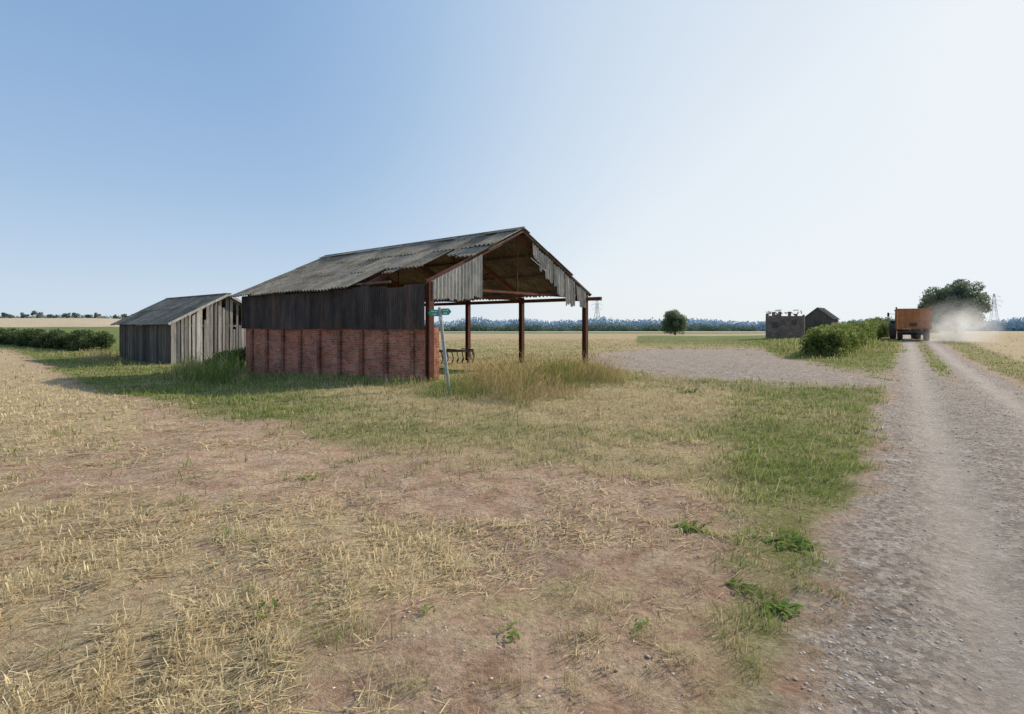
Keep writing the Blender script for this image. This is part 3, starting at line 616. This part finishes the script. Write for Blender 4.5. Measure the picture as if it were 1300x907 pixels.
b=MB(); b.box(-1.55,1.55,-1.4,-1.2,-.5,2.3,1); b.add([(-1.55,-1.4,2.301),(1.55,-1.4,2.301),(0,-1.4,3.55),(-1.55,-1.2,2.301),(1.55,-1.2,2.301),(0,-1.2,3.55)],[(0,1,2),(5,4,3),(0,2,5,3),(1,4,5,2)],1)
b.box(-1.55,-1.35,-1.198,2.5,-.5,2.3,1); b.box(1.35,1.55,-1.198,2.5,-.5,2.3,1); b.box(-1.348,1.348,2.3,2.5,-.5,2.3,1); b.build('wall',M['wood'],ru)
b=MB(); b.box(-.45,.45,-1.43,-1.402,-.2,1.9); b.build('door',M['boardd'],ru)
for s in (-1,1):
    b=MB(); 
    for k in range(4): b.corr((s*1.75,-1.55+k*1.03,2.16),(0,1,0),(-s*.78,0,.63),1.05,2.28,(s*.63,0,.78),.15,.03)
    b.build('roof_slope',M['asb'],ru)
# ------------------------------------------------------------ trailer and tractor
ra=-math.atan(.69); ux,uy=math.sin(-ra),math.cos(-ra)
tx,ty=.69*51+.9,51.; tz=hz(tx,ty)+.02
def wheel(par,x,y,r,w,rim,hub=M['dark']):
    b=MB(); n=24; prof=[(-.5,.72),(-.5,.93),(-.36,1),(.36,1),(.5,.93),(.5,.72)]; vs=[]
    for i in range(n):
        t=2*math.pi*i/n; 
        for a,q in prof: vs.append((x+a*w,y+math.cos(t)*r*q,r+math.sin(t)*r*q))
    m=len(prof); b.add(vs,[(i*m+j,i*m+(j+1)%m,((i+1)%n)*m+(j+1)%m,((i+1)%n)*m+j) for i in range(n) for j in range(m)])
    for i in range(n):
        t=2*math.pi*i/n; b.beam((x-w*.4,y+math.cos(t)*r,r+math.sin(t)*r),(x+w*.4,y+math.cos(t+.1)*r,r+math.sin(t+.1)*r),.05,.05)
    t=b.build('wheel',M['tyre'],par); b=MB(); b.tube((x-w*.3,y,r),(x+w*.3,y,r),r*.71,r*.71,20); b.tube((x-w*.42,y,r),(x+w*.42,y,r),r*.2,r*.2,10); b.build('rim',rim,t)
tr=empty('grain_trailer',(tx,ty,tz),ra,'orange grain trailer seen from behind, driving away along the dusty track','trailer')
b=MB(); b.box(-1.25,-1.20,0,6.5,1.05,2.95); b.box(1.20,1.25,0,6.5,1.05,2.95); b.box(-1.2,1.2,6.45,6.5,1.05,2.95); b.box(-1.2,1.2,0,6.45,1.0,1.06)
for k in range(8):
    for s in (-1,1): b.box(s*1.29-.04,s*1.29+.04,.02+k*.91,.12+k*.91,1.05,2.93)
for s in (-1,1): b.box(s*1.27-.06,s*1.27+.06,-.01,6.5,2.951,3.05)
b.build('body',M['orange'],tr,.006)
b=MB(); b.box(-1.19,1.19,-.05,-.002,1.08,2.9)
for xk in (-1.14,-.58,0,.58,1.14): b.box(xk-.05,xk+.05,-.11,-.052,1.08,2.9)
for zk in (1.12,1.75,2.3,2.84): b.box(-1.19,1.19,-.095,-.0525,zk-.04,zk+.04)
b.build('tailgate',M['orange'],tr,.004)
b=MB(); b.box(-.28,.28,-.14,-.112,1.3,1.6); b.build('grain_hatch',M['dark'],tr)
b=MB(); b.box(-.5,-.4,0,6.8,.75,.99); b.box(.4,.5,0,6.8,.75,.99); b.box(-1.15,1.15,-.12,0,.72,.86); b.beam((0,6.8,.8),(0,8.2,.6),.12,.12); b.box(-.9,.9,1.7,1.8,.5,.75);b.box(-.9,.9,3.0,3.1,.5,.75); b.build('chassis',M['dark'],tr)
for s in (-1,1):
    for yy in (1.75,3.05): wheel(tr,s*1.0,yy,.58,.42,M['orange'])
    b=MB(); b.box(s*1.0-.16,s*1.0+.16,-.16,-.122,.74,.85); b.build('rear_light',M['red'],tr)
    b=MB(); b.box(s*1.0-.22,s*1.0+.22,.95,.98,.25,.95); b.build('mudflap',M['dark'],tr)
kx,ky=tx+ux*7.6-.55*uy,ty+uy*7.6+.55*ux
tt=empty('tractor',(kx,ky,hz(kx,ky)),ra+.06,'tractor pulling the orange trailer, mostly hidden in front of it','tractor')
b=MB(); b.box(-.45,.45,2.2,4.6,.9,1.7); b.box(-.35,.35,.3,4.4,.6,.9); b.tube((.4,3,1.7),(.4,3,2.7),.05); b.build('bonnet',M['tgreen'],tt,.04)
b=MB(); b.box(-.8,.8,.4,2.1,1.0,1.5); b.box(-.85,.85,.3,2.2,2.9,3.05)
for s in (-1,1):
    for yy in (.4,2.05): b.beam((s*.78,yy,1.5),(s*.75,yy,2.9),.07,.07)
b.build('cab',M['tgreen'],tt,.02)
b=MB(); b.box(-.74,.74,.45,.46,1.52,2.88); b.box(-.76,-.75,.5,2.0,1.52,2.88); b.box(.75,.76,.5,2.0,1.52,2.88); b.build('cab_glass',M['glass'],tt)
for s in (-1,1):
    wheel(tt,s*1.02,.9,.9,.55,M['tgreen']); wheel(tt,s*.95,3.9,.62,.42,M['tgreen'])
    b=MB(); b.box(s*1.02-.3,s*1.02+.3,.2,1.7,1.83,1.88); b.build('mudguard',M['tgreen'],tt)
    b=MB(); b.beam((s*.8,2.0,2.6),(s*1.35,2.0,2.6),.04,.04); b.box(s*1.38-.1,s*1.38+.1,1.98,2.03,2.3,2.75); b.build('mirror',M['dark'],tt)
def dust():
    m=bpy.data.materials.new('road_dust'); m.use_nodes=True; nt=m.node_tree; nt.nodes.clear(); out=N(nt,'ShaderNodeOutputMaterial'); v=N(nt,'ShaderNodeVolumePrincipled'); v.inputs['Color'].default_value=(.985,.965,.94,1); v.inputs['Anisotropy'].default_value=.35
    tc=N(nt,'ShaderNodeTexCoord'); ln=N(nt,'ShaderNodeVectorMath',operation='LENGTH'); nt.links.new(tc.outputs['Object'],ln.inputs[0])
    fall=mth(nt,'SUBTRACT',1.0,ln.outputs['Value'],True); fall=mth(nt,'MULTIPLY',fall,fall); nz=noise(nt,tc.outputs['Object'],2.2,5,.65,.5)
    den=mth(nt,'MULTIPLY',mth(nt,'MULTIPLY',fall,mth(nt,'SUBTRACT',mth(nt,'MULTIPLY',nz,3.4),1.2,True)),.60)
    nt.links.new(den,v.inputs['Density']); nt.links.new(v.outputs[0],out.inputs['Volume'])
    b=MB(); n=20; mm=12; vs=[(0,0,1)]
    for j in range(1,mm):
        for i in range(n): a,t=2*math.pi*i/n,math.pi*j/mm; vs.append((math.sin(t)*math.cos(a),math.sin(t)*math.sin(a),math.cos(t)))
    vs.append((0,0,-1)); e=len(vs)-1
    fs=[(0,1+i,1+(i+1)%n) for i in range(n)]+[(1+j*n+i,1+(j+1)*n+i,1+(j+1)*n+(i+1)%n,1+j*n+(i+1)%n) for j in range(mm-2) for i in range(n)]+[(e,1+(mm-2)*n+(i+1)%n,1+(mm-2)*n+i) for i in range(n)]
    b.add(vs,fs)
    o=b.build('dust_cloud',m); o.scale=(3.6,8.0,3.2); o.rotation_euler=(0,0,ra-.08); o.location=(38.2,48.5,1.2)
    tag(o,'pale cloud of dust hanging over the track behind the trailer','dust',kind='stuff')
dust()
# ------------------------------------------------------------ pylons
def pylon(px,d,h,label,rot):
    X0=at(px,d); e=empty('pylon',(X0,d,hz(X0,d)),rot,label,'pylon'); b=MB(); t=.07*d/400+.03
    lv=[(0,.13),(.25,.09),(.5,.055),(.68,.035),(.85,.03),(1,.005)]
    for (a,wa),(c,wc) in zip(lv[:-1],lv[1:]):
        q=[(-1,-1),(1,-1),(1,1),(-1,1)]
        for i in range(4):
            p0=(q[i][0]*wa*h,q[i][1]*wa*h,a*h); p1=(q[i][0]*wc*h,q[i][1]*wc*h,c*h); b.beam(p0,p1,t*1.3,t*1.3)
            j=(i+1)%4; b.beam(p0,(q[j][0]*wc*h,q[j][1]*wc*h,c*h),t*.8,t*.8); b.beam((q[j][0]*wa*h,q[j][1]*wa*h,a*h),p1,t*.8,t*.8)
    b.build('lattice_mast',M['pylon'],e)
    for z,wd in ((.68,.14),(.80,.18),(.92,.13)):
        b=MB(); b.beam((-wd*h,0,z*h),(wd*h,0,z*h),t,t); b.beam((-wd*h,0,z*h),(0,0,(z+.06)*h),t,t); b.beam((wd*h,0,z*h),(0,0,(z+.06)*h),t,t)
        for s in (-1,1): b.beam((s*wd*h*.97,0,z*h),(s*wd*h*.97,0,(z-.05)*h),t,t)
        b.build('cross_arm',M['pylon'],e)
pylon(758,520,31,'grey lattice pylon on the horizon just right of the barn',R(20)); pylon(1262,330,22,'grey lattice pylon right of the large tree',R(-20))
# ------------------------------------------------------------ foreground weeds
def weed(px,d,size,nl,label,seed):
    r=random.Random(seed); X0=at(px,d); V=[];Fq=[];K=[]
    for k in range(nl):
        a=r.uniform(0,6.28); ln=size*r.uniform(.45,1.15); wd=ln*r.uniform(.24,.36); el=r.uniform(.15,.9); c=r.uniform(.75,1.35); prev=None
        ox,oy=r.uniform(-1,1)*size,r.uniform(-1,1)*size
        for j in range(7):
            t=j/6; wq=wd*.5*math.sin(math.pi*min(1,t*.92+.06))**.8*r.uniform(.85,1.15); rr=ln*t; z=math.sin(el)*rr-.55*ln*t*t*.6; hr=math.cos(el)*rr+.15*ln*t*t
            cx,cy=ox+math.cos(a)*hr,oy+math.sin(a)*hr; b0=len(V)
            V+= [(cx-math.sin(a)*wq,cy+math.cos(a)*wq,z+.25*wq+.01),(cx,cy,z-.0+.01),(cx+math.sin(a)*wq,cy-math.cos(a)*wq,z+.25*wq+.01)]
            K+= [(.20*c,.28*c,.07*c)]*3
            if prev is not None: Fq+=[(prev,prev+1,b0+1,b0),(prev+1,prev+2,b0+2,b0+1)]
            prev=b0
    o=np_mesh('broadleaf_weed',V,Fq,M['leaf'],col=K); o.location=(X0,d,hz(X0,d)); tag(o,label,'weed')
    o.data.polygons.foreach_set('use_smooth',[True]*len(o.data.polygons)); return o
def dd(py): return EYE*F/(py-HY)
for i,(p,q,s,nl,lb) in enumerate([(333,783,.07,16,'small leafy weed in the straw at the lower left'),(650,812,.06,14,'low weed with pale leaves at the bottom centre'),(812,800,.06,16,'small weed left of the larger plant near the track'),
  (985,768,.085,50,'broad leaved dock plant beside the track at lower right'),(940,742,.07,34,'leafy plant behind and left of the larger dock plant'),(878,670,.10,40,'broad leaved weed on the near edge of the grass'),(540,780,.05,12,'tiny weed in the sparse grass left of centre'),
  (1005,693,.11,40,'low leafy plant where the grass tip meets the track'),(722,510,.14,16,'green weed at the edge of the dry grass patch'),(872,500,.24,24,'dock plant growing on the near edge of the gravel yard'),(388,610,.08,14,'weed alone on the bare soil below the barn')]):
    weed(p,dd(q),s,nl,lb,i+5)
# ------------------------------------------------------------ light, sky, camera
sd=Vector((.83,.56,0)).normalized(); EL=R(28); az=math.atan2(sd.x,sd.y)
sv=Vector((sd.x*math.cos(EL),sd.y*math.cos(EL),math.sin(EL)))
ld=bpy.data.lights.new('sun','SUN'); ld.energy=5.0; ld.angle=R(.55); ld.color=(1,.92,.79)
lo=bpy.data.objects.new('sun',ld); C.objects.link(lo); lo.rotation_euler=sv.to_track_quat('Z','Y').to_euler()
wd=bpy.data.worlds.new('World'); bpy.context.scene.world=wd; wd.use_nodes=True; nt=wd.node_tree
s=nt.nodes.new('ShaderNodeTexSky'); s.sky_type='NISHITA'; s.sun_disc=False; s.sun_elevation=EL; s.sun_rotation=az; s.altitude=50; s.air_density=1.0; s.dust_density=1.0; s.ozone_density=1.5
bg=nt.nodes['Background']
tc=N(nt,'ShaderNodeTexCoord'); nrm=N(nt,'ShaderNodeVectorMath',operation='NORMALIZE'); nt.links.new(tc.outputs['Generated'],nrm.inputs[0])
sx=N(nt,'ShaderNodeSeparateXYZ'); nt.links.new(nrm.outputs[0],sx.inputs[0])
dt=N(nt,'ShaderNodeVectorMath',operation='DOT_PRODUCT'); nt.links.new(nrm.outputs[0],dt.inputs[0]); dt.inputs[1].default_value=tuple(sv)
zc=mth(nt,'MAXIMUM',sx.outputs[2],0); om=mth(nt,'SUBTRACT',1.0,zc)
hzn=mth(nt,'MULTIPLY',mth(nt,'SUBTRACT',mth(nt,'POWER',om,3.0),.08),.82)
mr=N(nt,'ShaderNodeMapRange',interpolation_type='SMOOTHSTEP'); nt.links.new(dt.outputs['Value'],mr.inputs[0]); mr.inputs[1].default_value=.25; mr.inputs[2].default_value=1.05
wht=mth(nt,'ADD',hzn,mth(nt,'MULTIPLY',mr.outputs[0],.92),True)
grad=ramp(nt,wht,[(0,(.225,.395,.68)),(.33,(.385,.555,.79)),(.68,(.63,.75,.89)),(1,(.83,.89,.94))])
sk=mix(nt,1.0,s.outputs[0],(.11,.11,.11),'MULTIPLY')
mn=N(nt,'ShaderNodeVectorMath',operation='MINIMUM'); nt.links.new(sk,mn.inputs[0]); mn.inputs[1].default_value=(.95,.95,.97)
nt.links.new(mix(nt,.88,mn.outputs[0],grad),bg.inputs[0]); bg.inputs[1].default_value=1.0
cd=bpy.data.cameras.new('camera'); cam=bpy.data.objects.new('camera',cd); C.objects.link(cam)
cam.location=(0,0,EYE); cam.rotation_euler=(R(90),0,0); cd.sensor_width=36; cd.lens=F/1300*36; cd.shift_y=-(453.5-HY)/1300; cd.clip_start=.05; cd.clip_end=12000
sc=bpy.context.scene; sc.camera=cam
sc.view_settings.view_transform='Standard'; sc.view_settings.look='None'; sc.view_settings.exposure=0
